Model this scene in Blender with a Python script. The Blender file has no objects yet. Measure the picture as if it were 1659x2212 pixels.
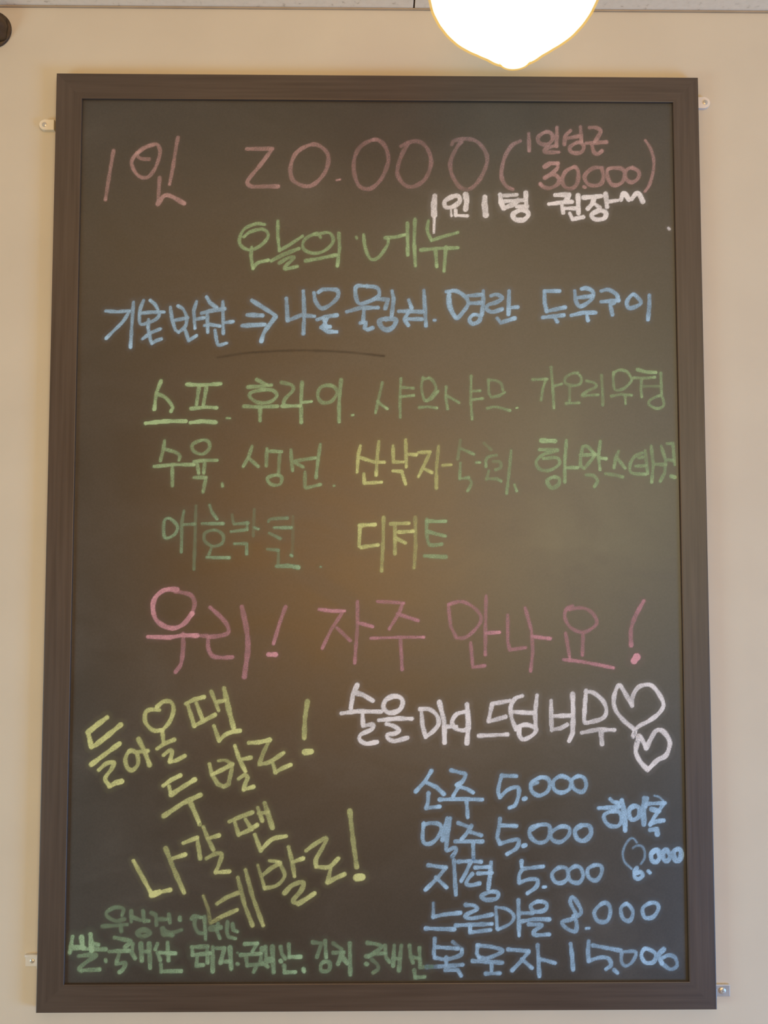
import bpy, bmesh, math, random
import numpy as np
from mathutils import Vector, Matrix

S = bpy.context.scene
C = S.collection
random.seed(7)

# ------------------------------------------------------------------ camera
W, H, F = 1659.0, 2212.0, 2000.0
BZ = 1.55                                     # height of the board's centre
CAM = Vector((-0.00717, -1.27696, BZ - 0.05154))
ROT = Matrix.Rotation(-0.0119, 3, 'Z') @ Matrix.Rotation(-0.00045, 3, 'Y') @ Matrix.Rotation(1.63034, 3, 'X')
cam = bpy.data.objects.new('camera', bpy.data.cameras.new('camera'))
C.objects.link(cam)
cam.matrix_world = Matrix.Translation(CAM) @ ROT.to_4x4()
cam.data.sensor_fit = 'VERTICAL'
cam.data.sensor_height = 24.0
cam.data.lens = 24.0 * F / H
cam.data.clip_start = 0.02
S.camera = cam

# ------------------------------------------------------------------ exposure, world, room light
S.view_settings.view_transform = 'Standard'
S.view_settings.look = 'None'
S.view_settings.gamma = 1.0
S.view_settings.use_curve_mapping = False
S.view_settings.exposure = 0.0
S.cycles.transparent_max_bounces = 24

world = bpy.data.worlds.new('room_ambient')
world.use_nodes = True
bg = world.node_tree.nodes['Background']
bg.inputs['Color'].default_value = (1.0, 0.85, 0.45, 1)
bg.inputs['Strength'].default_value = 0.03
S.world = world


def area(name, loc, target, size, power, color, size_y=None):
    l = bpy.data.lights.new(name, 'AREA')
    l.energy = power
    l.color = color
    l.shape = 'RECTANGLE' if size_y else 'DISK'
    l.size = size
    if size_y:
        l.size_y = size_y
    o = bpy.data.objects.new(name, l)
    C.objects.link(o)
    o.location = loc
    o.rotation_euler = (Vector(target) - Vector(loc)).to_track_quat('-Z', 'Y').to_euler()
    return o


# room light: low window daylight at right, the rest unseen lights added for tone
LIGHTS = [
    ('board_glow_fill', (-0.12, -3.2, 1.54), (-0.05, 0, 1.53), 0.7, None, 21.00, (1.000, 0.400, 0.031)),  # added light, its reflection makes the warm glow mid-board
    ('right_warm_fill', (1.0, -3.4, 1.75), (0.3, 0, 1.5), 0.9, None, 23.10, (1.000, 0.922, 0.584)),  # added unseen light for the warm sheen on the board's right
    ('window_daylight', (2.15, -1.35, 0.45), (0.5, 0, 0.8), 0.9, 0.9, 38.0, (0.202, 0.500, 1.000)),
    ('left_cool_fill', (-2.15, -1.35, 0.7), (-0.5, 0, 0.85), 0.9, 0.9, 18.5, (0.62, 0.90, 1.000)),  # added unseen cool light that brightens the left of the wall
    ('top_warm_fill', (0.0, -0.85, 2.2), (0.0, 0, 2.1), 1.6, 0.2, 1.14, (1.000, 0.474, 0.026)),  # added unseen light that warms the top of the wall
]
for nm, loc, tg, s1, s2, pw, colr in LIGHTS:
    area(nm, loc, tg, s1, pw, colr, s2)


# ------------------------------------------------------------------ helpers
def at(px, py, Y):
    """the point of the vertical plane y = Y seen at a photograph pixel"""
    d = ROT @ Vector(((px - W / 2) / F, (H / 2 - py) / F, -1.0))
    t = (Y - CAM.y) / d.y
    return CAM + d * t


def link(name, me, mats, parent=None):
    o = bpy.data.objects.new(name, me)
    C.objects.link(o)
    for m in (mats if isinstance(mats, (list, tuple)) else [mats]):
        me.materials.append(m)
    if parent:
        o.parent = parent
    return o


def obj(name, bm, mat, parent=None, smooth=False):
    me = bpy.data.meshes.new(name)
    bmesh.ops.recalc_face_normals(bm, faces=bm.faces)
    bm.to_mesh(me)
    bm.free()
    if smooth:
        for p in me.polygons:
            p.use_smooth = True
    return link(name, me, mat, parent)


def tag(o, label, cat, group=None):
    o['label'] = label
    o['category'] = cat
    if group:
        o['group'] = group
    return o


def empty(name, loc):
    o = bpy.data.objects.new(name, None)
    o.empty_display_size = 0.05
    C.objects.link(o)
    o.location = loc
    return o


def box(bm, x0, x1, y0, y1, z0, z1, bevel=0.0):
    r = bmesh.ops.create_cube(bm, size=1.0)
    vs = r['verts']
    for v in vs:
        v.co = Vector(((x0 + x1) / 2 + v.co.x * (x1 - x0), (y0 + y1) / 2 + v.co.y * (y1 - y0), (z0 + z1) / 2 + v.co.z * (z1 - z0)))
    if bevel:
        es = list({e for v in vs for e in v.link_edges})
        bmesh.ops.bevel(bm, geom=es, offset=bevel, segments=2, affect='EDGES', profile=0.5)


def lathe(bm, prof, axis='Z', n=48, centre=(0, 0, 0)):
    """prof: (radius, position along the axis)"""
    c = Vector(centre)
    rings = []
    for r, h in prof:
        ring = []
        for i in range(n):
            a = 2 * math.pi * i / n
            if axis == 'Z':
                p = Vector((r * math.cos(a), r * math.sin(a), h))
            else:                                   # along -y, out of the wall
                p = Vector((r * math.cos(a), -h, r * math.sin(a)))
            ring.append(bm.verts.new(c + p))
        rings.append(ring)
    for a, b in zip(rings, rings[1:]):
        for i in range(n):
            bm.faces.new((a[i], a[(i + 1) % n], b[(i + 1) % n], b[i]))
    bm.faces.new(rings[0])
    bm.faces.new(rings[-1])


def tree(name):
    m = bpy.data.materials.new(name)
    m.use_nodes = True
    nt = m.node_tree
    return m, nt, nt.nodes['Principled BSDF']


def N(nt, kind, **kw):
    n = nt.nodes.new(kind)
    for k, v in kw.items():
        if hasattr(n, k):
            setattr(n, k, v)
        else:
            n.inputs[k.replace('_', ' ')].default_value = v
    return n


def ramp(nt, fac, stops):
    r = nt.nodes.new('ShaderNodeValToRGB')
    el = r.color_ramp.elements
    while len(el) < len(stops):
        el.new(0.5)
    for e, (p, c) in zip(el, stops):
        e.position = p
        e.color = (*c, 1)
    nt.links.new(fac, r.inputs[0])
    return r.outputs[0]


def noise_mat(name, stops, scale=(1, 1, 1), nscale=5.0, detail=4.0, rough=0.6, bump=0.0, spec=0.5, metallic=0.0):
    m, nt, b = tree(name)
    tc = N(nt, 'ShaderNodeTexCoord')
    mp = N(nt, 'ShaderNodeMapping')
    mp.inputs['Scale'].default_value = scale
    nt.links.new(tc.outputs['Object'], mp.inputs[0])
    nz = N(nt, 'ShaderNodeTexNoise', Scale=nscale, Detail=detail)
    nt.links.new(mp.outputs[0], nz.inputs['Vector'])
    nt.links.new(ramp(nt, nz.outputs[0], stops), b.inputs['Base Color'])
    b.inputs['Roughness'].default_value = rough
    b.inputs['Specular IOR Level'].default_value = spec
    b.inputs['Metallic'].default_value = metallic
    if bump:
        bp = N(nt, 'ShaderNodeBump', Strength=bump, Distance=0.001)
        nt.links.new(nz.outputs[0], bp.inputs['Height'])
        nt.links.new(bp.outputs[0], b.inputs['Normal'])
    return m


# ------------------------------------------------------------------ materials
M_wall = noise_mat('painted_wall', [(0.35, (0.665, 0.605, 0.495)), (0.65, (0.70, 0.64, 0.525))], nscale=6, rough=0.75, spec=0.25)
M_trim_shade = noise_mat('shaded_ceiling_trim', [(0.3, (0.38, 0.30, 0.21)), (0.7, (0.46, 0.37, 0.27))], nscale=20, rough=0.7)  # trim strip, with the shadow line under the ceiling put into its tan
M_floor = noise_mat('floor_boards', [(0.3, (0.18, 0.12, 0.07)), (0.7, (0.28, 0.19, 0.12))], scale=(1, 8, 1), nscale=4, rough=0.5)
M_rail_h = noise_mat('dark_wood_along', [(0.3, (0.060, 0.041, 0.030)), (0.7, (0.092, 0.066, 0.050))], scale=(2, 60, 60), nscale=3, detail=6, rough=0.43, bump=0.12, spec=0.65)
M_rail_v = noise_mat('dark_wood_upright', [(0.3, (0.060, 0.041, 0.030)), (0.7, (0.092, 0.066, 0.050))], scale=(60, 60, 2), nscale=3, detail=6, rough=0.43, bump=0.12, spec=0.65)
M_plastic = noise_mat('cream_plastic', [(0.3, (0.80, 0.72, 0.56)), (0.7, (0.88, 0.80, 0.64))], nscale=60, rough=0.4)
M_plastic_w = noise_mat('pale_plastic', [(0.3, (0.80, 0.74, 0.66)), (0.7, (0.88, 0.82, 0.74))], nscale=60, rough=0.35)
M_white = noise_mat('white_metal', [(0.3, (0.72, 0.72, 0.70)), (0.7, (0.82, 0.82, 0.80))], nscale=80, rough=0.35)
M_steel = noise_mat('bare_steel', [(0.3, (0.50, 0.46, 0.42)), (0.7, (0.60, 0.56, 0.51))], nscale=90, rough=0.4, metallic=0.6)
M_screw = noise_mat('screw_metal', [(0.3, (0.62, 0.60, 0.55)), (0.7, (0.72, 0.70, 0.65))], nscale=150, rough=0.35, metallic=0.5)
M_brown = noise_mat('dark_brown_wood', [(0.3, (0.045, 0.024, 0.008)), (0.7, (0.10, 0.058, 0.026))], nscale=70, rough=0.55, bump=0.3)
M_brass = noise_mat('dull_brass', [(0.3, (0.42, 0.30, 0.13)), (0.7, (0.52, 0.38, 0.18))], nscale=60, rough=0.35, metallic=0.9)
M_cord = noise_mat('black_cord', [(0.3, (0.02, 0.02, 0.02)), (0.7, (0.035, 0.035, 0.033))], nscale=200, rough=0.6)


def ceiling_mat():
    m, nt, b = tree('ceiling_tiles')
    tc = N(nt, 'ShaderNodeTexCoord')
    nz = N(nt, 'ShaderNodeTexNoise', Scale=130.0, Detail=3.0)
    nt.links.new(tc.outputs['Object'], nz.inputs['Vector'])
    nt.links.new(ramp(nt, nz.outputs[0], [(0.26, (0.66, 0.56, 0.43)), (0.36, (0.90, 0.79, 0.64)), (0.6, (0.94, 0.83, 0.68))]), b.inputs['Base Color'])  # cream tiles, warmth of the lamp light put into their colour
    b.inputs['Roughness'].default_value = 0.85
    return m


M_ceiling = ceiling_mat()


def board_mat():
    """black board paint, wiped: swirls of rubbed-in chalk dust"""
    m, nt, b = tree('blackboard_paint')
    tc = N(nt, 'ShaderNodeTexCoord')
    mp = N(nt, 'ShaderNodeMapping')
    mp.inputs['Scale'].default_value = (1.0, 1.0, 1.9)
    mp.inputs['Rotation'].default_value = (0, 0.35, 0)
    nt.links.new(tc.outputs['Object'], mp.inputs[0])
    sw = N(nt, 'ShaderNodeTexNoise', Scale=4.5, Detail=5.0, Roughness=0.6, Distortion=0.8)
    nt.links.new(mp.outputs[0], sw.inputs['Vector'])
    fine = N(nt, 'ShaderNodeTexNoise', Scale=420.0, Detail=2.0)
    nt.links.new(tc.outputs['Object'], fine.inputs['Vector'])
    col = ramp(nt, sw.outputs[0], [(0.30, (0.032, 0.030, 0.026)), (0.55, (0.041, 0.038, 0.034)), (0.78, (0.058, 0.055, 0.050))])
    mx = N(nt, 'ShaderNodeMix', data_type='RGBA', blend_type='MULTIPLY')
    mx.inputs[0].default_value = 0.6
    nt.links.new(col, mx.inputs[6])
    nt.links.new(ramp(nt, fine.outputs[0], [(0.3, (0.8, 0.8, 0.8)), (0.7, (1.2, 1.2, 1.2))]), mx.inputs[7])
    nt.links.new(mx.outputs[2], b.inputs['Base Color'])
    nt.links.new(ramp(nt, sw.outputs[0], [(0.3, (0.40,) * 3), (0.7, (0.46,) * 3)]), b.inputs['Roughness'])
    b.inputs['Specular IOR Level'].default_value = 1.0
    return m


M_board = board_mat()


def chalk_mat(name, col):
    """dry chalk: grainy where it is thin, solid where it was pressed on"""
    m, nt, b = tree(name)
    tc = N(nt, 'ShaderNodeTexCoord')
    at_ = N(nt, 'ShaderNodeAttribute', attribute_name='chalk_amount')
    g = N(nt, 'ShaderNodeTexNoise', Scale=620.0, Detail=2.0, Roughness=0.6)
    nt.links.new(tc.outputs['Object'], g.inputs['Vector'])
    g2 = N(nt, 'ShaderNodeTexNoise', Scale=45.0, Detail=3.0)
    nt.links.new(tc.outputs['Object'], g2.inputs['Vector'])
    k = N(nt, 'ShaderNodeMapRange')
    for i, v in ((1, 0.3), (2, 0.7), (3, 0.70), (4, 1.22)):
        k.inputs[i].default_value = v
    nt.links.new(g.outputs[0], k.inputs[0])
    k2 = N(nt, 'ShaderNodeMapRange')
    for i, v in ((1, 0.3), (2, 0.7), (3, 0.70), (4, 1.2)):
        k2.inputs[i].default_value = v
    nt.links.new(g2.outputs[0], k2.inputs[0])
    a = N(nt, 'ShaderNodeMath', operation='MULTIPLY')
    nt.links.new(at_.outputs['Fac'], a.inputs[0])
    nt.links.new(k.outputs[0], a.inputs[1])
    a2 = N(nt, 'ShaderNodeMath', operation='MULTIPLY', use_clamp=True)
    nt.links.new(a.outputs[0], a2.inputs[0])
    nt.links.new(k2.outputs[0], a2.inputs[1])
    b.inputs['Base Color'].default_value = (*col, 1)
    b.inputs['Roughness'].default_value = 0.9
    b.inputs['Specular IOR Level'].default_value = 0.2
    nt.links.new(a2.outputs[0], b.inputs['Alpha'])
    return m


CH = {
    'pink': chalk_mat('pink_chalk', (0.60, 0.40, 0.39)),
    'rose': chalk_mat('rose_chalk', (0.72, 0.38, 0.44)),
    'white': chalk_mat('white_chalk', (0.86, 0.86, 0.90)),
    'green': chalk_mat('green_chalk', (0.43, 0.61, 0.34)),
    'pale_green': chalk_mat('pale_green_chalk', (0.36, 0.54, 0.34)),
    'blue': chalk_mat('blue_chalk', (0.42, 0.66, 0.92)),
    'yellow': chalk_mat('yellow_chalk', (0.68, 0.73, 0.33)),
    'lime': chalk_mat('lime_chalk', (0.70, 0.75, 0.33)),
    'dark': chalk_mat('wiped_mark', (0.020, 0.018, 0.014)),
}

# ------------------------------------------------------------------ the room
CZ = at(830, 19, 0).z                          # ceiling height
RX0, RX1, RY0 = -3.0, 3.0, -4.6


def slab(name, x0, x1, y0, y1, z0, z1, mat):
    bm = bmesh.new()
    box(bm, x0, x1, y0, y1, z0, z1)
    o = obj(name, bm, mat)
    o['kind'] = 'structure'
    return o


slab('wall_back', RX0, RX1, 0, 0.12, 0, CZ, M_wall)
slab('floor', RX0, RX1, RY0, 0.12, -0.1, 0, M_floor)
# ceiling of square tiles with open seams
bm = bmesh.new()
TILE = 0.6
sx = at(894, 12, 0).x
gap = 0.0011
y = 0.12
xs = [sx + TILE * k for k in range(-5, 5)]
ys = [0.12] + [-0.30 - TILE * k for k in range(0, 8)]
for i in range(len(xs) - 1):
    for j in range(len(ys) - 1):
        box(bm, xs[i] + gap, xs[i + 1] - gap, ys[j + 1] + gap, ys[j] - (gap if j else 0), CZ, CZ + 0.018, 0.0006)
box(bm, xs[0], xs[-1], ys[-1], ys[0], CZ + 0.0185, CZ + 0.06)
o = obj('ceiling', bm, M_ceiling)
o['kind'] = 'structure'
slab('trim_1', RX0, RX1, -0.003, 0.0, CZ - 0.0026, CZ - 0.0004, M_trim_shade)  # thin trim, its darker tan stands for the shadow gap

# ------------------------------------------------------------------ the chalkboard
BW, BH, FW = 0.90, 1.2746, 0.0362
YF, YP = -0.017, -0.0128                        # frame front, writing surface
board = tag(empty('chalkboard', (0, 0, BZ - BH / 2)), 'tall dark-framed chalkboard menu hung on the wall, covered in handwritten Korean chalk lettering', 'chalkboard')
inv = Matrix.Translation((0, 0, -(BZ - BH / 2)))


def rail(p_out0, p_out1, p_in0, p_in1, mat):
    """one mitred rail: outer edge p_out0-p_out1, inner edge p_in0-p_in1 in (x, z)"""
    bm = bmesh.new()
    vs = []
    for yy in (-0.0005, YF):
        vs.append([bm.verts.new((x, yy, z)) for x, z in (p_out0, p_out1, p_in1, p_in0)])
    a, b = vs
    bm.faces.new(a)
    bm.faces.new(b)
    for i in range(4):
        bm.faces.new((a[i], a[(i + 1) % 4], b[(i + 1) % 4], b[i]))
    es = [e for e in bm.edges if all(abs(v.co.y - YF) < 1e-6 for v in e.verts)]
    es = [e for e in es if {e.verts[0], e.verts[1]} in ({b[0], b[1]}, {b[2], b[3]})]
    bmesh.ops.bevel(bm, geom=es, offset=0.0012, segments=3, affect='EDGES', profile=0.5)
    return obj('frame_rail', bm, mat, board)


x0, x1, z0, z1 = -BW / 2, BW / 2, 0.0, BH
rail((x0, z1), (x1, z1), (x0 + FW, z1 - FW), (x1 - FW, z1 - FW), M_rail_h)
rail((x0, z0), (x1, z0), (x0 + FW, z0 + FW), (x1 - FW, z0 + FW), M_rail_h)
rail((x0, z0), (x0, z1), (x0 + FW, z0 + FW), (x0 + FW, z1 - FW), M_rail_v)
rail((x1, z0), (x1, z1), (x1 - FW, z0 + FW), (x1 - FW, z1 - FW), M_rail_v)
bm = bmesh.new()
box(bm, x0 + FW - 0.0002, x1 - FW + 0.0002, YP, -0.002, z0 + FW - 0.0002, z1 - FW + 0.0002)
panel = obj('writing_surface', bm, M_board, board)
panel['label'] = 'matt black writing surface smeared with chalk dust'

# ------------------------------------------------------------------ chalk strokes
CELL = 0.0011
YC = YP - 0.00025


def smooth_path(pts, closed):
    p = np.array(pts, float)
    n = len(p)
    if closed:
        q = np.vstack([p[-1], p, p[0], p[1]])
    else:
        q = np.vstack([2 * p[0] - p[1], p, 2 * p[-1] - p[-2]])
    out = []
    for i in range(len(q) - 3):
        a, b, c, d = q[i:i + 4]
        for t in np.linspace(0, 1, 9)[:-1]:
            out.append(0.5 * (2 * b + (c - a) * t + (2 * a - 5 * b + 4 * c - d) * t * t + (3 * b - a - 3 * c + d) * t ** 3))
    out.append(q[-2])
    return np.array(out)


def parse(crop, text, w, d):
    """strokes written as pixels of an enlarged view of the photograph -> board plane"""
    cx, cy, cw = crop
    k = cw / 1659.0
    res = []
    for st in text.replace('\n', ' ').split(';'):
        mode, ww, dd, pts = '', w, d, []
        for tok in st.split():
            if tok in ('s', 'o'):
                mode = tok
            elif tok[0] == 'w':
                ww = float(tok[1:])
            elif tok[0] == 'd':
                dd = float(tok[1:])
            else:
                a, b = tok.split(',')
                v = at(cx + float(a) * k, cy + float(b) * k, YC)
                pts.append((v.x, v.z))
        if len(pts) < 2:
            continue
        path = smooth_path(pts, mode == 'o') if mode and len(pts) > 2 else np.array(pts)
        res.append((path, ww * 0.00063 / 2, dd))
    return res


def chalk_mesh(name, strokes, mat, parent, label=None, halo=0.16, seed=0):
    rng = np.random.default_rng(seed)
    allp = np.vstack([s[0] for s in strokes])
    pad = 0.022
    gx0, gz0 = allp.min(0) - pad
    gx1, gz1 = allp.max(0) + pad
    gx0 = max(gx0, -BW / 2 + FW + 0.001)
    gx1 = min(gx1, BW / 2 - FW - 0.001)
    gz0 = max(gz0, BZ - BH / 2 + FW + 0.001)
    gz1 = min(gz1, BZ + BH / 2 - FW - 0.001)
    nx, nz = int((gx1 - gx0) / CELL) + 2, int((gz1 - gz0) / CELL) + 2
    X = np.linspace(gx0, gx1, nx)
    Z = np.linspace(gz0, gz1, nz)
    den = np.zeros((nz, nx))
    soft = 0.0011
    for path, hw, d in strokes:
        R = hw * 2.4 + 0.007
        dl = np.full((nz, nx), 9.0)
        wob = np.ones((nz, nx))
        ln = 0.0
        for a, b in zip(path[:-1], path[1:]):
            i0 = max(int((min(a[0], b[0]) - R - gx0) / CELL) - 1, 0)
            i1 = min(int((max(a[0], b[0]) + R - gx0) / CELL) + 3, nx)
            j0 = max(int((min(a[1], b[1]) - R - gz0) / CELL) - 1, 0)
            j1 = min(int((max(a[1], b[1]) + R - gz0) / CELL) + 3, nz)
            if i1 <= i0 or j1 <= j0:
                continue
            xx, zz = np.meshgrid(X[i0:i1], Z[j0:j1])
            ab = b - a
            L2 = max(float(ab @ ab), 1e-12)
            t = np.clip(((xx - a[0]) * ab[0] + (zz - a[1]) * ab[1]) / L2, 0, 1)
            dist = np.hypot(xx - a[0] - t * ab[0], zz - a[1] - t * ab[1])
            s = ln + t * math.sqrt(L2)
            sub = dl[j0:j1, i0:i1]
            m = dist < sub
            sub[m] = dist[m]
            wob[j0:j1, i0:i1][m] = (1 + 0.16 * np.sin(s * 260 + hw * 9e4) * np.sin(s * 95 + 1.3))[m]
            ln += math.sqrt(L2)
        core = np.clip((hw * wob + soft * 0.5 - dl) / soft, 0, 1)
        core = core * core * (3 - 2 * core) * d
        # chalk gathers where the stroke stops
        e = np.hypot(X[None, :] - path[-1][0], Z[:, None] - path[-1][1])
        core = np.minimum(core * (1 + 0.35 * np.exp(-(e / (hw * 1.5 + 0.0008)) ** 2)), 1.0)
        dust = halo * min(d * 1.3, 1) * np.exp(-(np.maximum(dl - hw, 0) / (hw * 0.8 + 0.0030)) ** 1.5)
        v = np.maximum(core, dust)
        den = np.maximum(den, v) + 0.25 * np.minimum(den, v) * (1 - np.maximum(den, v))
    keep = den > 0.02
    q = keep[:-1, :-1] | keep[1:, :-1] | keep[:-1, 1:] | keep[1:, 1:]
    js, is_ = np.nonzero(q)
    idx = np.stack([js * nx + is_, js * nx + is_ + 1, (js + 1) * nx + is_ + 1, (js + 1) * nx + is_], 1)
    used, invx = np.unique(idx, return_inverse=True)
    faces = invx.reshape(-1, 4)
    co = np.zeros((len(used), 3), np.float32)
    co[:, 0] = X[used % nx]
    co[:, 1] = YC
    co[:, 2] = Z[used // nx] - (BZ - BH / 2)
    me = bpy.data.meshes.new(name)
    me.vertices.add(len(used))
    me.vertices.foreach_set('co', co.ravel())
    me.loops.add(faces.size)
    me.loops.foreach_set('vertex_index', faces.astype(np.int32).ravel())
    me.polygons.add(len(faces))
    me.polygons.foreach_set('loop_start', np.arange(0, faces.size, 4, dtype=np.int32))
    me.update(calc_edges=True)
    at_ = me.attributes.new('chalk_amount', 'FLOAT', 'POINT')
    at_.data.foreach_set('value', den.ravel()[used].astype(np.float32))
    o = link(name, me, mat, parent)
    if label:
        o['label'] = label
    return o


HALO = {'white': 0.045, 'yellow': 0.05, 'green': 0.05, 'pale_green': 0.07, 'blue': 0.045, 'rose': 0.045, 'pink': 0.045, 'lime': 0.05}
LAMP_K, LAMP_E = 1.0, 4.2
LAMP_PROF = [(14, 139.6), (26, 139), (30.5, 137), (31.5, 131), (38, 125.5), (50, 120), (62, 112), (76, 100), (90, 89), (105, 78), (120, 66), (135, 55), (148, 44), (160, 30), (170, 15), (178, -2), (183, -26), (185, -49), (181, -82), (164, -122), (130, -165), (90, -198), (56, -214), (45, -220)]
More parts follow.
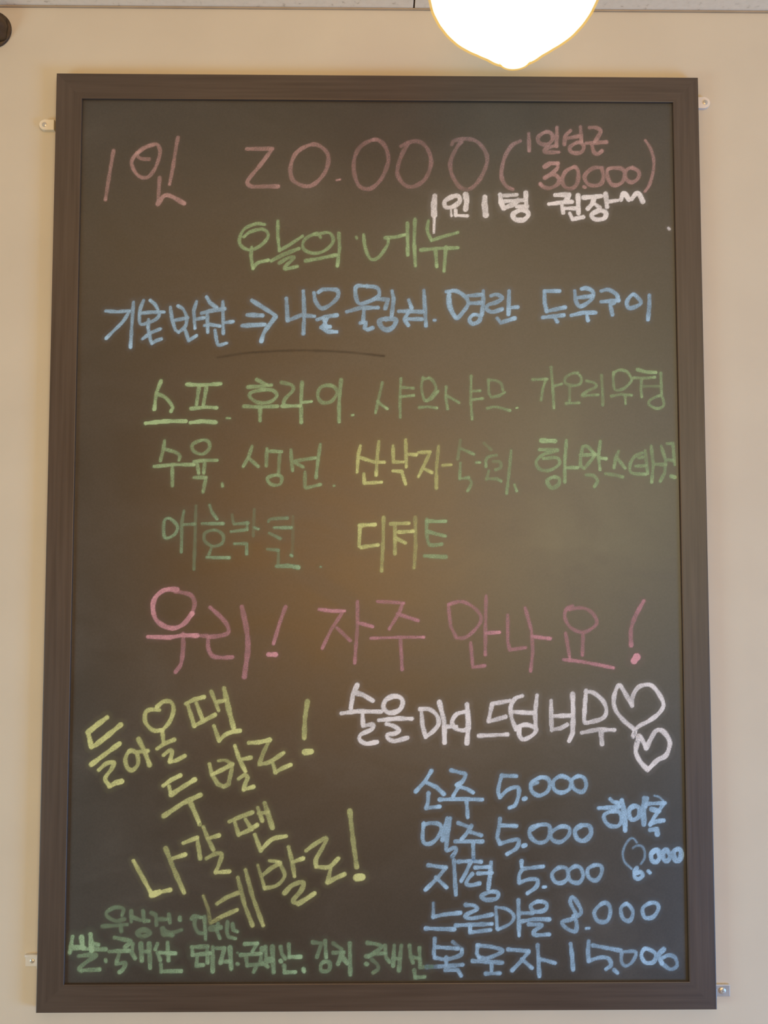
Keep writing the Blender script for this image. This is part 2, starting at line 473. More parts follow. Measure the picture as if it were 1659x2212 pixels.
# (name, chalk, label, [(view x, view y, view width), stroke width, density, strokes])
LINES = [
 ('chalk_lettering', 'pink', 'dusty pink price 20.000 at the top of the board', [
  ((200, 270, 500), 8, .55, '''150,185 130,300 92,535; s 320,200 400,150 460,138 484,190 465,270 430,340 385,378 330,365 290,310 282,255 320,195;
   d.4 s 405,245 345,240 322,215 350,170 440,142; 612,90 600,150 575,310 552,425; 480,378 468,565; d.75 w10 s 468,565 510,510 560,510 655,562;
   w9 1105,172 1290,170; w9 s 1290,170 1200,290 1118,390 1115,425 1150,442 1230,440 1330,440;
   w9 o 1570,140 1460,200 1418,310 1440,400 1530,440 1600,415 1670,330 1690,230 1650,165'''),
  ((700, 270, 400), 9, .45, '''w5 d.8 112,494 145,488; o 440,132 330,190 275,290 268,420 310,540 385,575 450,550 520,470 575,330 560,220 510,150;
   s 690,190 750,160 830,145 900,180 950,270 955,370 900,490 800,552 720,535 660,450 665,360 700,260 750,170;
   s 1145,175 1170,140 1290,125 1390,165 1460,280 1440,400 1370,520 1290,578 1210,550 1140,430 1135,320 1190,200 1230,150'''),
 ]),
 ('chalk_lettering', 'pink', 'dusty pink note 30.000 in round brackets at top right', [
  ((1060, 260, 400), 9, .55, '''s 265,185 190,225 130,320 100,430 100,520 140,590 195,620; 340,120 345,270; o 490,105 425,150 440,205 510,215 555,165 540,115;
   593,65 590,230; s 585,225 500,250 490,285 610,285; s 715,92 670,140 660,215; 690,160 800,140; 805,60 812,195;
   o 770,200 710,240 725,285 800,290 835,245 815,205; s 885,65 940,65 985,95 960,150 930,195; 855,205 1035,195; s 905,215 925,285 960,300 995,275;
   d.75 w10 485,415 530,385 600,385; d.7 s 600,385 595,430 540,480 485,515; d.6 s 485,515 560,485 610,520 600,570 540,605 480,600 445,570;
   o 740,420 670,460 640,540 670,600 730,610 775,560 785,470 765,425; 835,595 845,600; s 1000,425 930,425 870,460 840,510 870,570 930,585 990,565 1010,500 995,430;
   o 1055,435 1045,500 1080,570 1130,580 1185,545 1200,470 1160,430; o 1260,425 1205,460 1210,520 1260,555 1320,520 1325,460;
   w7 s 1385,180 1430,250 1460,350 1455,460 1420,580 1380,640'''),
 ]),
 ('chalk_lettering', 'white', 'bold white note under the pink prices', [
  ((900, 400, 520), 11, .98, '''w13 125,75 118,140 120,205; w6 122,205 118,328; w10 o 250,78 195,110 200,150 245,150 295,115 290,78; w5 235,150 240,212;
   w12 338,65 345,115 337,165; w9 268,172 270,208; w7 268,208 350,212; w13 470,82 468,130 476,205; w11 575,65 582,120 600,160;
   600,160 660,135 700,105; w8 600,72 690,66; w8 590,112 690,105; w8 690,105 745,105; w8 690,148 765,145; w10 752,52 756,158;
   w11 o 715,172 665,200 680,235 735,240 770,205 755,178; 955,68 1050,65 1030,110; w9 912,130 990,120 1070,115; w9 1000,130 1010,190;
   w9 1020,160 1100,160; w10 1112,70 1115,195; w9 1055,195 1075,235 1148,220; w10 1150,85 1270,75; w10 1225,85 1210,130 1180,162; w9 1215,120 1262,155;
   w10 1302,60 1312,150; w8 1310,115 1385,105; w10 o 1250,178 1205,205 1230,235 1290,230 1305,195 1285,178;
   s 1408,100 1422,60 1440,65 1462,98; s 1482,95 1512,60 1535,65 1558,112'''),
 ]),
 ('chalk_lettering', 'green', 'green heading in the upper middle of the board', [
  ((500, 460, 520), 7.5, .66, '''s 230,80 170,75 90,110 55,180 70,230 130,255 200,225 250,170 245,130 205,112 130,130 85,165; 140,235 135,300 148,385; s 148,385 180,345 255,325;
   320,55 318,150 330,260; 330,260 400,220 490,160; w9 275,330 350,290 465,245; w8 s 330,345 390,310 432,308 380,360 372,385 455,368;
   s 615,170 590,142 520,170 490,215 510,260 580,278 650,255 700,200 690,150 655,135 580,150; w8 510,330 600,315 720,290; w8 740,140 745,240 730,365;
   w6 d.4 860,165 864,175; s 910,150 920,230 945,300 975,322 1020,300 1075,220 1080,180; w8 1060,172 1140,165 1195,150; w8 1212,70 1215,290; w8 1265,45 1258,200 1268,365;
   s 1358,52 1350,120 1378,190; 1378,190 1450,165 1560,135; w8 1305,255 1420,245 1560,240; w8 1405,250 1415,370; w8 1478,235 1465,400'''),
 ]),
 ('chalk_lettering', 'blue', 'pale blue words before the arrow on the blue line', [
  ((210, 620, 400), 7.5, .72, '''75,215 180,222 290,212; s 285,225 230,310 150,390 80,460; 325,135 310,330 298,540; s 415,120 385,200 378,290 395,335 470,315 530,285 555,240 520,160 475,120;
   390,235 490,225 600,225; 460,290 455,360; 405,465 480,410 565,375; 455,360 475,470 490,505; 490,505 530,480 575,465;
   655,180 670,290 700,385 730,405; s 730,405 790,350 800,270 770,200 725,170; 680,300 740,290 810,275; 890,130 865,210 875,370; 880,290 955,275;
   785,375 820,480 890,435; w9 980,90 1010,140 1070,185; w9 935,235 1010,215 1140,195; 985,225 990,405; 960,345 1010,335 1100,350; 1125,130 1130,415;
   1140,320 1215,310; s 1055,385 1070,480 1090,520 1160,502'''),
 ]),
 ('chalk_arrow', 'blue', 'pale blue double-shafted arrow pointing right', [
  ((210, 620, 400), 9.5, .78, '1345,250 1480,255; 1300,347 1500,335; s 1385,120 1480,180 1592,255 1580,290 1500,400 1470,485'),
 ]),
 ('chalk_lettering', 'blue', 'pale blue words after the arrow on the blue line', [
  ((590, 600, 400), 9, .66, '''118,185 125,290 130,382; 130,385 250,335 370,345; 270,120 280,330 270,500; s 365,135 380,210 430,272 500,250 575,180 580,120 540,105 450,105 405,130;
   395,375 470,350 570,335; d.8 450,362 470,420 430,445 490,482 570,485; d.8 480,370 450,440 510,440; o 830,75 745,80 740,160 770,230 850,215 940,170 950,120 920,85;
   910,190 1030,195 1005,275; 660,305 780,270 940,268; 815,280 805,400; 780,405 830,400 820,450 850,465 890,450; 1065,120 1080,190 1060,350;
   w11 o 1000,370 950,390 980,450 1030,465 1080,435 1095,375; 1215,200 1240,270; 1125,300 1220,300 1340,305; s 1215,310 1180,370 1210,425; 1205,370 1335,370;
   1350,115 1355,200 1370,430; w6 d.8 1440,380 1452,380'''),
  ((940, 600, 500), 9, .72, '''s 80,100 150,95 220,140 235,190 200,245 155,288 120,250 95,190 100,110; w9 d.85 100,110 105,190 125,255 150,285; 235,130 335,120; 245,182 340,180; 345,95 345,160 335,265;
   o 275,265 245,300 270,330 315,310 320,275; s 400,130 440,120 480,145 440,175 380,195 370,225 410,245 480,225; 530,95 525,262; 530,215 590,210; 445,290 470,322 570,290;
   d.85 785,95 890,95; 783,95 785,180 800,240; 800,240 930,212; 770,285 920,268; 850,275 875,315; s 1000,95 1010,170 1045,205 1120,155 1130,100 1085,75 1050,80;
   1005,145 1130,130; 975,270 1060,250 1150,250; 1085,255 1095,305; s 1190,95 1240,85 1300,120 1312,165; 1190,172 1315,162; 1285,180 1255,195 1270,265;
   o 1415,120 1375,170 1385,215 1430,210 1475,180 1450,140; 1535,125 1535,200 1525,300'''),
 ]),
 ('wiped_smear', 'dark', 'dark wiped arc between the blue and green lines', [
  ((0, 0, 1659), 5, .2, 's 470,772 540,762 640,757 740,760 830,769'),
 ]),
 ('chalk_lettering', 'green', 'green menu items of the first green row, one underlined', [
  ((300, 800, 480), 8, .62, '''d.8 165,80 130,170 115,290; d.75 s 135,175 200,205 250,270 240,305; d.85 360,105 470,110 610,100; 450,120 430,255; 505,125 480,265;
   d.8 390,285 500,275 580,280; d.95 w9 50,395 200,380 350,380; d.92 w9 385,390 470,380 575,388; w4.5 d.75 655,357 682,358; 880,70 960,110; 815,125 900,120 990,110;
   o 930,145 840,165 830,200 890,240 980,235 1030,190 1000,150; 785,268 900,275 1035,268; 905,280 905,375; d.5 s 1065,90 1140,110 1150,150 1090,215 1080,262; d.75 1070,267 1205,265;
   1218,90 1210,240 1212,390; d.75 w6 1220,240 1290,232; d.5 o 1440,115 1360,125 1335,190 1370,240 1440,230 1480,160; 1510,70 1495,230 1495,385; w4.5 d.7 1590,335 1602,333'''),
  ((790, 780, 360), 6.5, .50, '''165,215 125,390 98,515; d.65 120,400 150,430 215,475; 350,175 340,400 345,560; 350,260 475,270; d.7 345,355 480,342;
   s 570,165 555,260 580,380 610,395; s 610,395 660,340 700,270 670,200 630,165; 570,180 630,170; d.6 610,395 660,375 720,300; d.65 535,462 620,455 710,467;
   800,255 795,350 815,475; 800,340 930,415; 1050,150 1045,400 1060,580; 1050,300 1140,295; d.65 1050,385 1165,372; 1220,185 1225,320 1250,360 1330,345 1385,310;
   d.4 s 1230,190 1300,195 1350,230 1365,290; s 1210,470 1290,455 1390,480 1435,492; w5 d.6 1500,467 1512,465'''),
  ((1130, 780, 340), 6.5, .52, '''100,195 255,190; 240,190 205,300 190,410; 295,65 310,250 325,495; 320,265 410,240; s 575,125 520,130 450,170 445,230 520,258 600,240 615,180 590,145;
   d.4 490,275 490,420; 455,445 590,440; s 670,210 750,230 770,270 690,310 625,352; 625,365 790,355; d.4 825,150 835,300 840,465; s 955,120 950,200 970,300 1060,290 1140,210 1130,160 1090,110 1010,95 955,125;
   d.5 930,370 1030,350 1145,360; 1075,365 1080,450; d.6 w8 1205,90 1290,115 1400,120; 1170,175 1290,180 1390,170; 1250,190 1240,280 1250,378; d.35 1260,265 1460,265;
   1450,125 1460,350; o 1440,365 1340,410 1330,460 1410,500 1480,470 1470,390'''),
 ]),
 ('chalk_lettering', 'green', 'green menu items of the second green row', [
  ((310, 940, 440), 7.5, .56, '''172,45 160,120 138,208; s 160,110 260,140 295,170 288,205; d.75 85,255 250,240 410,240; 235,250 235,412; o 480,40 400,75 410,130 480,155 535,110 530,55;
   d.7 410,215 500,205 600,205; 435,215 450,310; 500,210 490,310; 410,345 510,345; 510,345 485,462; w6 d.55 640,395 644,415; 885,90 855,180 812,255; 855,185 935,255;
   1005,110 1000,248; 1010,130 1125,135; d.35 1110,140 1100,310; o 1080,325 1010,350 1040,400 1110,400 1125,345; 1200,120 1205,210 1215,288; 1210,210 1300,260;
   1230,210 1400,185; 1440,75 1420,210 1405,345; 1315,300 1315,420 1325,430 1440,402; w5 d.55 1548,412 1556,412'''),
 ]),
 ('chalk_lettering', 'lime', 'lime green menu item in the middle of the second green row', [
  ((740, 940, 400), 7.5, .62, '''d.85 160,95 140,180 130,332; d.85 140,195 280,240 375,243; d.7 325,55 310,200 300,358; d.75 190,345 195,430 350,422; 452,95 455,240 545,240; 565,40 570,285; 580,170 660,175;
   d.8 450,320 530,325 565,440; 680,155 785,150; 780,165 730,270 680,372; 730,300 800,335; d.5 860,100 840,300 840,475; w6 895,270 975,265'''),
 ]),
 ('chalk_lettering', 'green', 'green menu items at the right end of the second green row', [
  ((740, 940, 400), 7, .48, '''d.3 1055,45 1045,120 1032,212; d.45 1060,120 1175,170; d.6 1200,245 1230,245; 1055,250 1050,390; 1050,390 1130,380; s 1130,385 1155,430 1120,500;
   d.25 1265,70 1330,130; s 1380,180 1320,190 1285,220 1285,280; d.35 s 1350,235 1410,240 1415,290 1370,310; d.4 1310,320 1290,395; 1290,390 1380,390 1420,412; 1510,140 1490,350 1470,522; d.7 1540,445 1560,500'''),
  ((1130, 930, 360), 7.5, .55, '''w10 d.92 182,100 318,105; w9 d.6 165,190 340,195; s 340,200 200,240 130,310 160,380 240,400 320,370 365,320 330,270 200,280; d.65 430,95 415,300 415,510; d.65 430,370 545,370;
   w9 o 300,465 240,500 280,570 350,540 360,480; 590,165 570,290 570,350 610,380; s 590,160 640,160 700,220; 565,245 710,240; 610,380 690,280 720,235; d.65 768,105 750,250 765,390;
   w9 d.75 765,275 825,280; s 625,440 700,450 740,500 710,560; 950,205 920,280 905,370; 935,270 1015,375; 820,430 900,440 990,462; s 1190,220 1110,260 1065,340 1080,420 1220,435; 1150,275 1190,265;
   1120,355 1220,350; 1215,200 1240,430; 1275,155 1295,340 1280,515; 1310,335 1420,340; 1375,155 1420,300 1410,420 1365,505; 1430,130 1490,130 1510,340; 1440,290 1500,300; w11 d.65 1475,455 1510,465'''),
 ]),
 ('chalk_lettering', 'pale_green', 'faint green menu item at the left of the third green row', [
  ((330, 1080, 360), 7, .46, '''d.6 o 170,185 115,210 110,340 140,380 220,340 245,260; 310,110 290,220 285,518; d.55 310,245 420,240; d.28 430,60 425,250 410,690; s 565,50 590,120 640,190; d.6 490,235 700,235;
   d.4 o 620,300 520,330 520,410 600,460 690,430 700,350; d.35 590,460 560,540; d.6 540,570 650,575 760,575; d.25 790,150 800,220; d.5 810,240 950,230; d.6 780,315 940,295; 940,220 940,295;
   d.22 1010,95 1000,360; d.6 1010,275 1050,290; d.65 815,435 935,435 935,535; s 1150,215 1180,190 1340,180; d.6 1210,275 1380,275; 1160,330 1270,385; d.16 1395,165 1395,400 1385,555;
   w7 d.65 1375,550 1388,558; d.4 1140,490 1250,500; d.3 1250,500 1250,640; w9 d.75 1235,660 1350,655 1450,672; w4 d.5 1668,665 1676,667'''),
 ]),
 ('chalk_lettering', 'lime', 'lime green menu item at the middle of the third green row', [
  ((740, 1080, 280), 8, .6, '''d.95 215,325 418,315; d.8 225,330 210,590 240,610; d.78 240,605 455,575; d.5 525,225 520,500 500,905; d.75 615,305 850,297; 670,320 670,685; 680,490 805,550;
   d.75 720,410 905,400; d.4 930,225 935,600 915,868'''),
 ]),
 ('chalk_lettering', 'green', 'pale green last letter of the third green row', [
  ((740, 1080, 280), 8, .56, '''d.5 s 1080,250 1075,420 1100,550 1150,580 1270,565; d.75 1080,270 1230,275 1320,272; 1080,400 1180,430 1315,462; d.6 w9 1050,715 1320,730'''),
 ]),
 ('chalk_lettering', 'rose', 'large rose pink line across the lower middle of the board', [
  ((300, 1260, 360), 9, .55, '''d.9 w10 s 380,62 300,60 230,80 160,150 140,250 170,360 260,430 360,445 450,400 530,300; d.45 s 530,300 555,200 520,120 430,92 360,80; w9 d.85 90,532 300,540 420,520 580,520; d.4 580,520 680,525;
   d.5 s 440,500 440,650 420,800 365,882; d.5 s 710,240 820,340 880,420 890,490 820,520 690,535; d.5 s 690,535 690,640 730,720 820,740 930,735; w11 d.42 s 1025,235 1070,450 1085,650 1050,930;
   w8 d.5 1460,235 1400,400 1340,600; w11 d.7 1290,708 1360,710'''),
  ((660, 1280, 400), 7.5, .46, '''d.7 120,150 230,165 350,165; 330,180 230,330 150,498; 280,315 400,430; 465,80 465,300 440,630; d.6 470,270 600,305; 645,80 760,85 880,95;
   870,95 840,180 750,325; d.55 820,190 1010,252; w6 d.6 585,410 840,400 1060,400; 850,400 865,688'''),
  ((940, 1280, 500), 7.5, .46, '''95,90 110,240 150,320; s 150,325 220,320 300,250 330,180 280,110 190,65 95,85; 365,25 360,240 360,445; d.65 360,290 460,285; 255,360 265,480 270,535 355,525;
   520,160 520,350 535,410 650,395; 645,110 690,270 700,420 685,562; d.65 690,315 825,330; d.42 s 985,95 940,120 930,180 970,250 1050,285 1120,260 1160,210 1120,140 1050,110 960,120;
   935,290 965,470; 1060,290 1055,450; d.6 920,480 1050,495 1180,520 1278,540; w9 d.55 s 1495,60 1440,160 1405,260 1405,378; w17 d.95 1425,490 1445,462'''),
 ]),
 ('chalk_lettering', 'white', 'bold white line above the two hearts at lower right', [
  ((720, 1470, 380), 9, .92, '''w10 225,45 185,130 165,260; w10 205,115 280,135 372,190; 75,310 230,290 450,295; 275,300 280,420; s 280,430 370,415 360,460 260,510 250,560 310,595 410,580;
   w10 o 560,150 490,190 475,260 530,305 620,280 655,210 630,160; 430,375 600,358 740,360; s 500,410 570,430 620,470 580,500 510,510 520,550 580,570 700,540;
   830,280 840,420 870,530; s 870,535 950,470 995,400 970,320 900,270 820,270; w10 1000,205 1045,380 1050,585; w8 1040,435 1160,435; s 1235,295 1160,320 1120,390 1150,450 1220,470 1280,450; w11 1260,225 1275,400 1260,590'''),
  ((1030, 1470, 440), 9, .92, '''270,165 125,190 95,330; 95,335 235,295; w8 15,450 130,445 250,440; s 370,125 310,150 275,220 285,310 320,400; 285,255 465,265; 490,120 475,260 480,390;
   s 320,380 400,360 480,390 460,440 380,480 345,440 350,380; 605,165 605,290 610,405; 610,400 680,390 735,360; 615,290 780,285; w10 780,110 785,290 780,430 752,492;
   s 890,80 880,200 875,330 900,345; s 885,90 950,100 1030,170 1055,250 1020,310 900,345; 855,425 980,400 1120,402; w10 1010,405 1020,518'''),
 ]),
 ('chalk_heart', 'white', 'larger upper heart outlined in white chalk', [
  ((1030, 1470, 440), 9, .92, '''s 1275,460 1280,400 1200,330 1130,240 1115,150 1140,60 1165,40 1200,90 1265,205; s 1265,205 1270,130 1310,60 1370,35 1430,45 1490,120 1520,200 1480,270 1400,330 1310,380 1275,450'''),
 ]),
 ('chalk_heart', 'white', 'smaller lower heart outlined in white chalk', [
  ((1030, 1470, 440), 10, .92, '''s 1390,725 1330,660 1295,580 1310,490 1320,450 1350,490 1380,550; s 1380,550 1420,470 1460,410 1510,410 1560,470 1570,530 1540,610 1470,650 1400,720'''),
 ]),
 ('chalk_lettering', 'yellow', 'slanting yellow lettering, first line at lower left', [
  ((170, 1480, 380), 9, .72, '''w11 d.9 268,305 180,370 88,445 120,580; w11 d.9 120,580 160,565 280,470 395,375; w10 d.85 120,748 250,650 385,552; d.85 s 190,800 260,740 330,730 310,790 250,880 290,950; w11 d.9 290,955 350,920 405,908;
   d.65 o 470,630 440,700 460,780 510,800 560,740 550,650 510,620; d.6 555,630 650,620; w10 d.65 565,510 620,620 668,752; d.7 s 760,235 680,230 630,260 630,350 700,425 790,425; s 790,425 860,340 895,230 870,160 800,155 740,205;
   w8 790,440 800,560; w9 d.8 740,600 810,550 900,515; d.75 s 800,660 850,620 880,630 860,720; d.8 860,725 920,710 1000,668; d.82 1010,175 1090,135 1180,112; 1030,190 1090,385; 1110,170 1170,330; d.8 1090,385 1190,330 1285,280;
   w8 d.6 1250,60 1290,160 1320,240; w8 1300,160 1380,145; w11 d.66 1370,30 1420,250 1460,398; w9 1275,385 1325,525; d.85 s 1325,525 1380,470 1450,440 1520,430'''),
 ]),
 ('chalk_lettering', 'yellow', 'slanting yellow lettering, second line with an exclamation mark', [
  ((340, 1490, 380), 9, .74, '''d.85 55,905 130,850 215,808; 110,910 130,990; w10 d.9 130,990 250,910 350,848; w10 d.85 60,1190 240,1070 405,992; w10 310,1060 350,1150 400,1268;
   d.6 490,700 515,800 570,890 630,915; d.85 515,800 620,750 705,702; d.6 710,700 690,800 670,890 625,915; d.5 w7 s 575,670 640,665 700,700; d.72 730,530 770,650 830,770; d.85 780,660 880,640;
   d.7 s 765,840 820,805 850,830 830,880 815,940; d.85 815,942 905,915; d.88 860,500 960,495 1060,472; d.5 1050,490 1000,590 965,690; d.72 s 960,705 1060,680 1190,595; d.6 1090,700 1115,780; d.8 1110,780 1180,740 1255,708;
   w10 d.58 1415,110 1390,280 1385,455; w12 d.8 1390,588 1450,582'''),
 ]),
 ('chalk_lettering', 'yellow', 'slanting yellow lettering, last lines with a tall exclamation mark', [
  ((270, 1730, 550), 9, .58, '''d.7 55,390 110,490 170,600; w12 d.9 175,612 225,595; d.8 225,595 295,580; w10 265,310 320,450 385,598; d.8 310,375 392,350; d.7 380,275 470,240; 470,240 490,375; 510,170 540,245 575,318; d.8 540,245 612,225;
   s 530,375 590,345 630,350 610,420 590,465; d.85 590,467 680,460; d.6 680,135 760,100 830,75; 715,140 740,220; 785,120 825,185; d.7 740,220 800,195 860,158; 865,45 895,130; 870,80 930,75; w11 910,15 960,175;
   845,220 885,325; d.8 s 885,322 960,250 1050,230; d.5 w7 865,420 890,500 910,570; d.5 w8 s 910,570 990,550 1040,490 1020,430 1000,405; d.5 890,490 950,440 1010,405; w6 940,390 1000,395; d.55 1065,300 1090,400 1105,492; d.8 1090,400 1160,375;
   w10 d.55 s 1040,600 1090,550 1160,530 1150,580 1095,650 1130,670; d.7 w10 1130,670 1180,640 1235,602; d.6 s 1180,325 1240,280 1310,245 1290,300 1245,380 1245,430; d.7 s 1245,430 1330,430 1390,375; 1340,440 1320,530; w10 d.75 1320,530 1380,500 1430,478;
   w10 d.52 1465,65 1485,250 1510,430; w14 d.85 1510,500 1545,497; d.4 w7 510,620 540,700 555,795; d.6 560,795 640,750 730,710; d.5 600,670 660,630 735,600; d.5 735,500 780,680 830,810; d.5 785,450 830,620 900,812'''),
 ]),
 ('chalk_lettering', 'pale_green', 'faint grey green words at the lower left', [
  ((200, 1930, 420), 8, .36, '''s 270,220 200,235 130,200 120,160 190,120 260,130 250,190; 85,280 180,275 295,265; 240,270 245,325; 330,150 330,240; d.5 330,200 400,225 480,235; d.45 430,150 440,240; w10 o 440,310 380,335 420,370 490,340;
   500,165 540,185 545,270; 560,220 640,220; 650,180 660,250; d.5 745,205 745,225; s 590,300 640,330 700,330 760,310; w10 s 600,300 610,350 680,355; d.5 s 845,215 870,195 930,205; s 875,210 870,270 900,330 940,340; d.5 955,200 965,395;
   d.45 1070,260 1060,320 1085,382; d.45 1150,245 1145,330 1160,370 1220,385; d.5 1195,260 1200,310 1235,325; w12 1010,300 1090,290'''),
 ]),
 ('chalk_lettering', 'pale_green', 'cramped green words along the bottom left edge of the board', [
  ((140, 2000, 400), 9, .5, '''d.7 70,95 45,240; w10 d.75 70,195 170,195; w10 d.75 150,100 160,200; w11 d.75 230,75 240,220; d.7 240,150 300,170; d.65 170,205 365,210; d.45 s 125,270 220,260 280,265 200,320 130,380 150,405; d.6 150,400 310,390; d.5 365,305 368,318;
   s 445,105 520,120 590,140 540,190; d.6 400,230 570,222; d.45 490,240 465,320; d.5 s 460,340 540,335 520,390 490,415; 610,160 600,240 630,290; w10 680,160 690,310; 690,230 750,230; w10 755,160 765,375;
   830,160 810,210; 830,240 855,305; 920,150 930,310; d.65 850,240 990,247; 860,345 865,410; d.6 865,408 1040,405; 1135,190 1280,185; 1140,190 1145,260; d.6 1145,262 1300,245; 1185,280 1180,355 1240,350; 1275,190 1280,330; 1325,190 1325,408;
   1360,200 1430,200 1395,330; 1395,320 1480,320; w10 1480,195 1490,385; w5 1545,240 1550,242; 1545,340 1552,342'''),
 ]),
 ('chalk_lettering', 'pale_green', 'cramped green words along the bottom middle edge of the board', [
  ((520, 2010, 420), 8.5, .48, '''d.6 35,115 140,110; 140,110 100,180; d.6 0,210 170,197; 45,230 55,300; d.5 55,297 190,285; 130,310 110,355; 180,150 170,260 230,310; 210,140 220,300; w10 270,140 280,355; w12 225,250 270,250; 340,140 350,200 380,240; d.6 340,258 345,265;
   410,120 415,230; d.75 w9 415,225 510,225; 370,300 375,355; d.65 375,357 465,355; d.65 535,330 540,348; d.4 615,100 690,110 650,225; d.6 720,90 730,230; o 720,265 685,290 690,345 750,340 760,280; d.35 790,110 860,160; d.45 790,190 880,185; w10 870,190 830,285;
   w10 860,220 910,280; d.45 930,110 935,378; s 1080,105 1150,115 1200,140 1140,190 1090,225; 1070,220 1140,200 1230,195; d.35 s 1120,250 1165,290 1170,330 1130,360; d.5 1070,285 1078,287; 1230,130 1240,230 1270,270; w9 1310,130 1300,300; w9 1370,130 1350,340; 1300,240 1360,240;
   1440,130 1450,220 1470,275; 1450,225 1530,240; 1525,150 1530,290; d.55 1530,312 1630,310; 1480,340 1490,400; d.6 1490,400 1570,396'''),
 ]),
 ('chalk_lettering', 'blue', 'blue drinks list, first row priced 5.000', [
  ((880, 1650, 420), 8.5, .78, '''205,60 150,150 72,235; w9 165,160 250,200 310,258; 180,250 175,330 160,375; 160,377 275,365; s 375,55 450,75 495,90 470,150 420,180; 440,190 390,275; 430,190 510,215 560,245; 275,305 460,300 640,305; 505,315 515,455;
   805,100 930,105; s 805,100 785,170 775,240 790,285; s 790,285 860,220 940,200 950,260 920,350 870,375; w11 995,300 1008,295; o 1140,115 1060,160 1060,230 1120,270 1190,240 1215,180 1200,130; d.5 1070,170 1110,160;
   o 1310,105 1245,150 1255,220 1320,245 1385,210 1390,140; o 1460,105 1405,140 1420,210 1490,240 1525,190 1510,125'''),
 ]),
 ('chalk_lettering', 'blue', 'blue drinks list, second row priced 5.000', [
  ((880, 1650, 420), 8.5, .68, '''s 140,510 130,600 140,670 190,682 250,640 290,560 270,515 200,505 140,520; w9 340,465 315,560 300,650; w9 365,465 350,560 335,660; s 335,680 335,740 400,715 415,740 385,790; 435,505 490,525 540,545; s 545,530 500,600 460,645;
   520,575 630,610; 410,662 640,662; 560,670 565,808; 790,470 780,550 765,630 790,680; d.85 800,525 930,530; s 790,682 880,655 950,650 930,720 850,770; w11 d.85 990,700 1006,694; s 1060,560 1140,520 1210,530 1215,600 1180,660 1110,670 1050,620 1050,550 1120,520;
   o 1310,535 1225,590 1240,650 1310,665 1375,610 1380,550; w10 o 1490,525 1430,570 1450,640 1510,655 1565,600 1555,535'''),
 ]),
 ('chalk_lettering', 'blue', 'small bright blue drink squeezed in at the right edge of the list', [
  ((1260, 1700, 240), 8.5, .8, '''w9 400,180 440,220 520,240; w9 230,315 350,310 530,295; o 450,360 320,410 320,500 400,580 520,580 570,490 540,380; w11 575,200 615,400 625,648; w10 o 770,285 690,335 690,440 740,490 830,440 840,325; w11 910,165 900,350 905,560;
   w4 d.5 s 1060,130 1130,150 1200,210; 960,250 1080,245 1220,240; 1190,260 1140,340 1060,450 1000,560; w10 1020,330 1130,360; w9 1000,560 1100,512 1200,500; 950,170 930,300; w11 1000,640 1095,630 1105,705;
   w5 d.5 s 800,830 750,770 690,780 620,880 590,1000 620,1120 720,1220; w5 d.45 s 740,910 800,875 880,890 920,980 910,1070 860,1150; s 800,1210 760,1260 770,1350 830,1370 890,1320 850,1270 790,1290; w9 970,1255 995,1282;
   w10 o 1080,945 1015,1000 1025,1095 1090,1120 1135,1060 1125,965; w10 o 1240,940 1190,990 1205,1080 1255,1105 1295,1030; w11 o 1400,930 1345,975 1370,1085 1430,1095 1465,1010 1445,935'''),
 ]),
 ('chalk_lettering', 'blue', 'blue drinks list, third row priced 5.000', [
  ((900, 1850, 420), 8.5, .7, '''100,75 250,95; s 250,95 180,180 75,285; 165,180 255,265; 318,35 325,180 335,328; 355,45 450,40 550,45; 460,50 420,140 380,210; s 475,150 440,190 425,235 470,245 535,230; 500,95 620,90; 525,145 640,140; w9 635,50 625,170 610,280;
   w9 o 640,300 555,335 590,370 680,360 695,315; 895,40 895,85; 910,105 1080,85; s 905,105 875,160 875,225; s 875,225 960,195 1030,200 1020,260 945,315; w7 d.9 1080,262 1100,260; o 1215,95 1155,150 1180,215 1240,225 1290,180 1280,105;
   o 1350,85 1295,130 1310,205 1380,225 1420,170 1400,100; o 1520,75 1460,110 1470,180 1530,205 1575,150 1575,85'''),
 ]),
 ('chalk_lettering', 'blue', 'blue drinks list, fourth row priced 8.000', [
  ((900, 1930, 540), 8.5, .66, '''w7 d.5 110,65 110,160; 110,155 180,140 290,128; d.78 60,232 250,238; s 325,75 380,80 400,105 340,135 325,155 370,165 500,140; 260,212 500,202; 355,225 355,258; 355,258 490,242; w7 525,90 535,235; w7 s 525,90 600,105 645,150 620,200 540,240;
   675,45 680,278; 680,130 770,130; o 810,52 758,80 780,120 850,110 862,68; 700,185 780,170 880,172; s 745,205 830,210 780,250 790,275 880,272; s 1060,140 1020,60 1035,25 1075,75 1090,130 1030,170 965,190 1000,235 1055,250 1060,190 1040,150;
   w7 d.85 1125,232 1145,230; o 1235,65 1180,120 1200,180 1260,185 1285,130 1275,75; o 1395,70 1355,100 1370,165 1415,180 1435,120; o 1545,65 1500,100 1515,160 1570,155 1605,100 1590,65'''),
 ]),
 ('chalk_lettering', 'blue', 'blue drinks list, bottom row priced 15,000', [
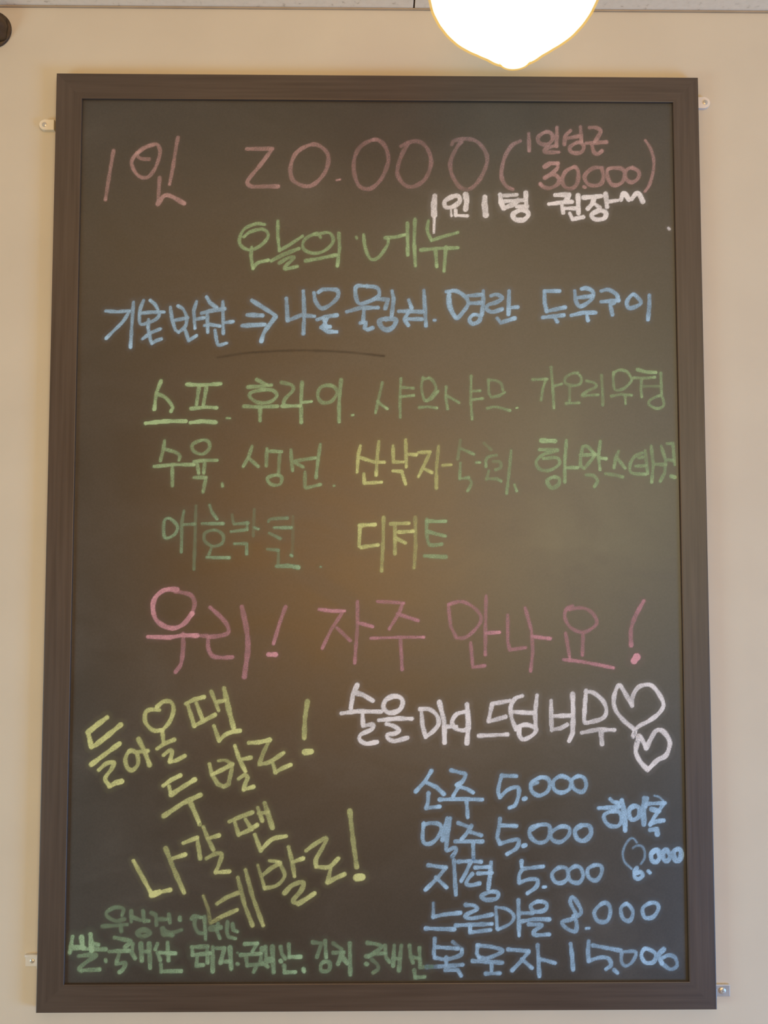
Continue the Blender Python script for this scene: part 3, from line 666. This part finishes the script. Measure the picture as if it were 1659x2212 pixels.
  ((900, 2010, 590), 8.5, .6, '''110,50 105,140 110,165; s 110,165 180,175 265,150 275,115; d.3 275,115 220,70; 115,100 250,110; 180,165 180,205; 60,222 190,215 280,208; 175,240 250,240 270,275; 370,90 365,140 380,165; s 380,165 440,165 520,125 460,100 370,90; 340,185 420,190 520,195; 455,200 455,245; 420,262 505,260;
   555,115 680,125; s 680,130 630,190 580,242; 640,175 700,228; 735,90 745,278; 745,175 780,180 840,198; w9 935,80 945,160 950,238; w9 1045,65 1040,130 1045,185; 1070,90 1150,105 1240,122; s 1045,185 1110,165 1165,170 1180,210 1150,235; 1200,240 1220,258;
   w7 s 1240,130 1330,130 1310,190 1270,215 1245,190 1245,130; d.8 o 1390,110 1365,150 1390,195 1440,190 1450,140; d.75 w10 s 1500,115 1470,150 1490,200; w8 s 1490,200 1540,235 1580,215 1570,165 1530,150 1495,165'''),
 ]),
 ('chalk_speck', 'white', 'tiny pale chalk speck by the right edge of the board', [
  ((1380, 400, 279), 6, .5, '380,550 392,565'),
 ]),
]
for i, (nm, colour, label, chunks) in enumerate(LINES):
    st = []
    for crop, w, d, text in chunks:
        st += parse(crop, text, w, d)
    chalk_mesh(nm, st, CH[colour], panel, label, halo=0.02 if colour == 'dark' else HALO.get(colour, 0.16), seed=i)

# ------------------------------------------------------------------ pendant lamp
YL = -0.42
LC = at(1111, 0, YL)
PX = (LC - CAM).dot(ROT @ Vector((0, 0, -1))) / F      # metres per pixel there
lamp = tag(empty('pendant_lamp', (LC.x, LC.y, CZ)), 'glowing white glass pendant lamp hanging from the ceiling in front of the board', 'lamp')


def glow_mat(name, col, strength):
    m = bpy.data.materials.new(name)
    m.use_nodes = True
    nt = m.node_tree
    nt.nodes.remove(nt.nodes['Principled BSDF'])
    tc = N(nt, 'ShaderNodeTexCoord')
    nz = N(nt, 'ShaderNodeTexNoise', Scale=30.0, Detail=2.0)
    nt.links.new(tc.outputs['Object'], nz.inputs['Vector'])
    e = N(nt, 'ShaderNodeEmission')
    e.inputs['Strength'].default_value = strength
    lo = tuple(c * 0.96 for c in col)
    nt.links.new(ramp(nt, nz.outputs[0], [(0.3, lo), (0.7, col)]), e.inputs['Color'])
    nt.links.new(e.outputs[0], nt.nodes['Material Output'].inputs['Surface'])
    return m


def amber_glow():
    """thin added shell with its own amber emission, for the glow at the globe rim"""
    m = bpy.data.materials.new('amber_glow_shell')
    m.use_nodes = True
    nt = m.node_tree
    nt.nodes.remove(nt.nodes['Principled BSDF'])
    e = N(nt, 'ShaderNodeEmission')
    e.inputs['Color'].default_value = (1.0, 0.60, 0.13, 1)
    e.inputs['Strength'].default_value = 0.95
    t = N(nt, 'ShaderNodeBsdfTransparent')
    mx = N(nt, 'ShaderNodeMixShader')
    mx.inputs[0].default_value = 0.5
    nt.links.new(t.outputs[0], mx.inputs[1])
    nt.links.new(e.outputs[0], mx.inputs[2])
    nt.links.new(mx.outputs[0], nt.nodes['Material Output'].inputs['Surface'])
    return m


K = LAMP_K
dz = LC.z - CZ
prof = [(r * PX, dz - yy * PX * K) for r, yy in LAMP_PROF]
bm = bmesh.new()
lathe(bm, prof, n=72)
obj('glass_globe', bm, glow_mat('lit_opal_glass', (1.0, 0.80, 0.52), LAMP_E), lamp, True)['label'] = 'brightly lit white glass globe ending in a blunt tip'
bm = bmesh.new()
lathe(bm, [((r + (5.0 if r > 60 else 2.4)) * PX, dz - (yy + 2.2) * PX * K) for r, yy in LAMP_PROF], n=72)
obj('glow_shell', bm, amber_glow(), lamp, True)['label'] = 'thin added amber shell glowing round the globe'  # shell added for the yellow edge glow of the globe
ztop = dz + 216 * PX * K
bm = bmesh.new()
lathe(bm, [(0.030, ztop - 0.012), (0.032, ztop), (0.026, ztop + 0.010), (0.014, ztop + 0.030), (0.006, ztop + 0.036)], n=40)
obj('lamp_cap', bm, M_brass, lamp, True)
bm = bmesh.new()
lathe(bm, [(0.0028, ztop + 0.034), (0.0028, -0.012)], n=16)
obj('cord', bm, M_cord, lamp, True)
bm = bmesh.new()
lathe(bm, [(0.008, -0.020), (0.045, -0.014), (0.050, -0.006), (0.050, -0.0003)], n=40)
obj('ceiling_rose', bm, M_brass, lamp, True)

# ------------------------------------------------------------------ wall ornament at the left edge
p = at(-15, 66, 0)
orn = tag(empty('wall_ornament', (p.x, 0, p.z)), 'round dark brown knobbly ornament fixed high on the wall at the far left', 'wall ornament')
bm = bmesh.new()
R0 = 0.0232
lathe(bm, [(R0 * 0.8, 0.0004), (R0, 0.004), (R0 * 1.0, 0.010), (R0 * 0.93, 0.017), (R0 * 0.75, 0.024), (R0 * 0.45, 0.029), (R0 * 0.15, 0.031)], axis='Y', n=40)
for v in bm.verts:
    a = math.atan2(v.co.z, v.co.x)
    f = 1 + 0.06 * math.sin(5 * a + v.co.y * 300) + 0.04 * math.sin(9 * a + 1)
    v.co.x *= f
    v.co.z *= f
obj('knob', bm, M_brown, orn, True)
bm = bmesh.new()
lathe(bm, [(R0 * 1.12, 0.0002), (R0 * 1.16, 0.0015), (R0 * 1.08, 0.0035), (R0 * 0.9, 0.004)], axis='Y', n=40)
obj('backplate', bm, M_brown, orn, True)


# ------------------------------------------------------------------ clips and brackets that hold the board
def screw(parent, x, y, z, r):
    bm = bmesh.new()
    lathe(bm, [(r, 0.0), (r * 0.95, r * 0.25), (r * 0.55, r * 0.42), (r * 0.12, r * 0.45)], axis='Y', n=24, centre=(x, y, z))
    box(bm, x - r * 0.6, x + r * 0.6, y - r * 0.5, y - r * 0.36, z - r * 0.1, z + r * 0.1)
    box(bm, x - r * 0.1, x + r * 0.1, y - r * 0.5, y - r * 0.36, z - r * 0.6, z + r * 0.6)
    return obj('screw', bm, M_screw, parent, False)


def tab(bm, x_in, x_out, hh, y0, y1):
    """a tab with a half-round outer end, lying on the wall"""
    s = 1 if x_out > x_in else -1
    pts = [(x_in, -hh), (x_out - s * hh, -hh)]
    for i in range(1, 16):
        a = -math.pi / 2 + math.pi * i / 16
        pts.append((x_out - s * hh + s * hh * math.cos(a), hh * math.sin(a)))
    pts += [(x_out - s * hh, hh), (x_in, hh)]
    a = [bm.verts.new((x, y0, z)) for x, z in pts]
    b = [bm.verts.new((x, y1, z)) for x, z in pts]
    bm.faces.new(a)
    f = bm.faces.new(b)
    n = len(pts)
    for i in range(n):
        bm.faces.new((a[i], a[(i + 1) % n], b[(i + 1) % n], b[i]))
    bmesh.ops.bevel(bm, geom=list(f.edges), offset=0.0009, segments=2, affect='EDGES', profile=0.5)


GR = 'fixings at the edges of the chalkboard'
# upper left clip: cream plastic
c0, c1 = at(88, 274, 0), at(122, 274, 0)
clip = tag(empty('board_clip', (c0.x, 0, c0.z)), 'small cream rounded clip beside the upper left edge of the chalkboard', 'clip', GR)
bm = bmesh.new()
tab(bm, c1.x - c0.x - 0.0012, 0.0, 0.0075, -0.0002, -0.007)
obj('clip_tab', bm, M_plastic, clip)
screw(clip, 0.0078, -0.0069, 0.0, 0.0034)
# upper right clip
c0, c1 = at(1531, 226, 0), at(1506, 226, 0)
clip = tag(empty('board_clip', (c0.x, 0, c0.z)), 'small pale round clip beside the upper right edge of the chalkboard', 'clip', GR)
bm = bmesh.new()
tab(bm, 0.4512 - c0.x, 0.0, 0.0082, -0.0002, -0.006)
obj('clip_tab', bm, M_plastic_w, clip)
screw(clip, -0.0072, -0.0059, 0.0, 0.0036)


def angle(px_out, py_top, py_bot, side, label, m_plate, m_flange, thick, scr, fl):
    a, b = at(px_out, py_top, -0.003), at(px_out, py_bot, -0.003)
    edge = side * 0.4506
    o = tag(empty('angle_bracket', (edge, 0, b.z)), label, 'bracket', GR)
    w = abs(a.x - edge)
    h = a.z - b.z
    xa, xb = (0, w) if side > 0 else (-w, 0)
    bm = bmesh.new()
    box(bm, xa, xb, -0.0022, -0.0002, 0, h - thick, 0.0004)
    obj('wall_plate', bm, m_plate, o)
    bm = bmesh.new()
    box(bm, xa, xb, -fl, -0.0002, h - thick, h, 0.0004)
    obj('top_flange', bm, m_flange, o)
    bm = bmesh.new()
    xs_ = (0, 0.0018) if side > 0 else (-0.0018, 0)
    box(bm, xs_[0], xs_[1], -0.011, -0.0024, 0.0005, h - thick - 0.0002, 0.0003)
    obj('side_plate', bm, m_plate, o)
    screw(o, (xa + xb) / 2 + side * 0.001, -0.0021, (h - thick) * 0.52, scr)
    return o


angle(55, 2061, 2088, -1, 'white metal angle bracket beside the lower left edge of the chalkboard', M_white, M_white, 0.0030, 0.0030, 0.006)
angle(1577, 2127, 2153, 1, 'steel angle bracket beside the lower right corner of the chalkboard', M_steel, M_white, 0.0012, 0.0046, 0.0035)
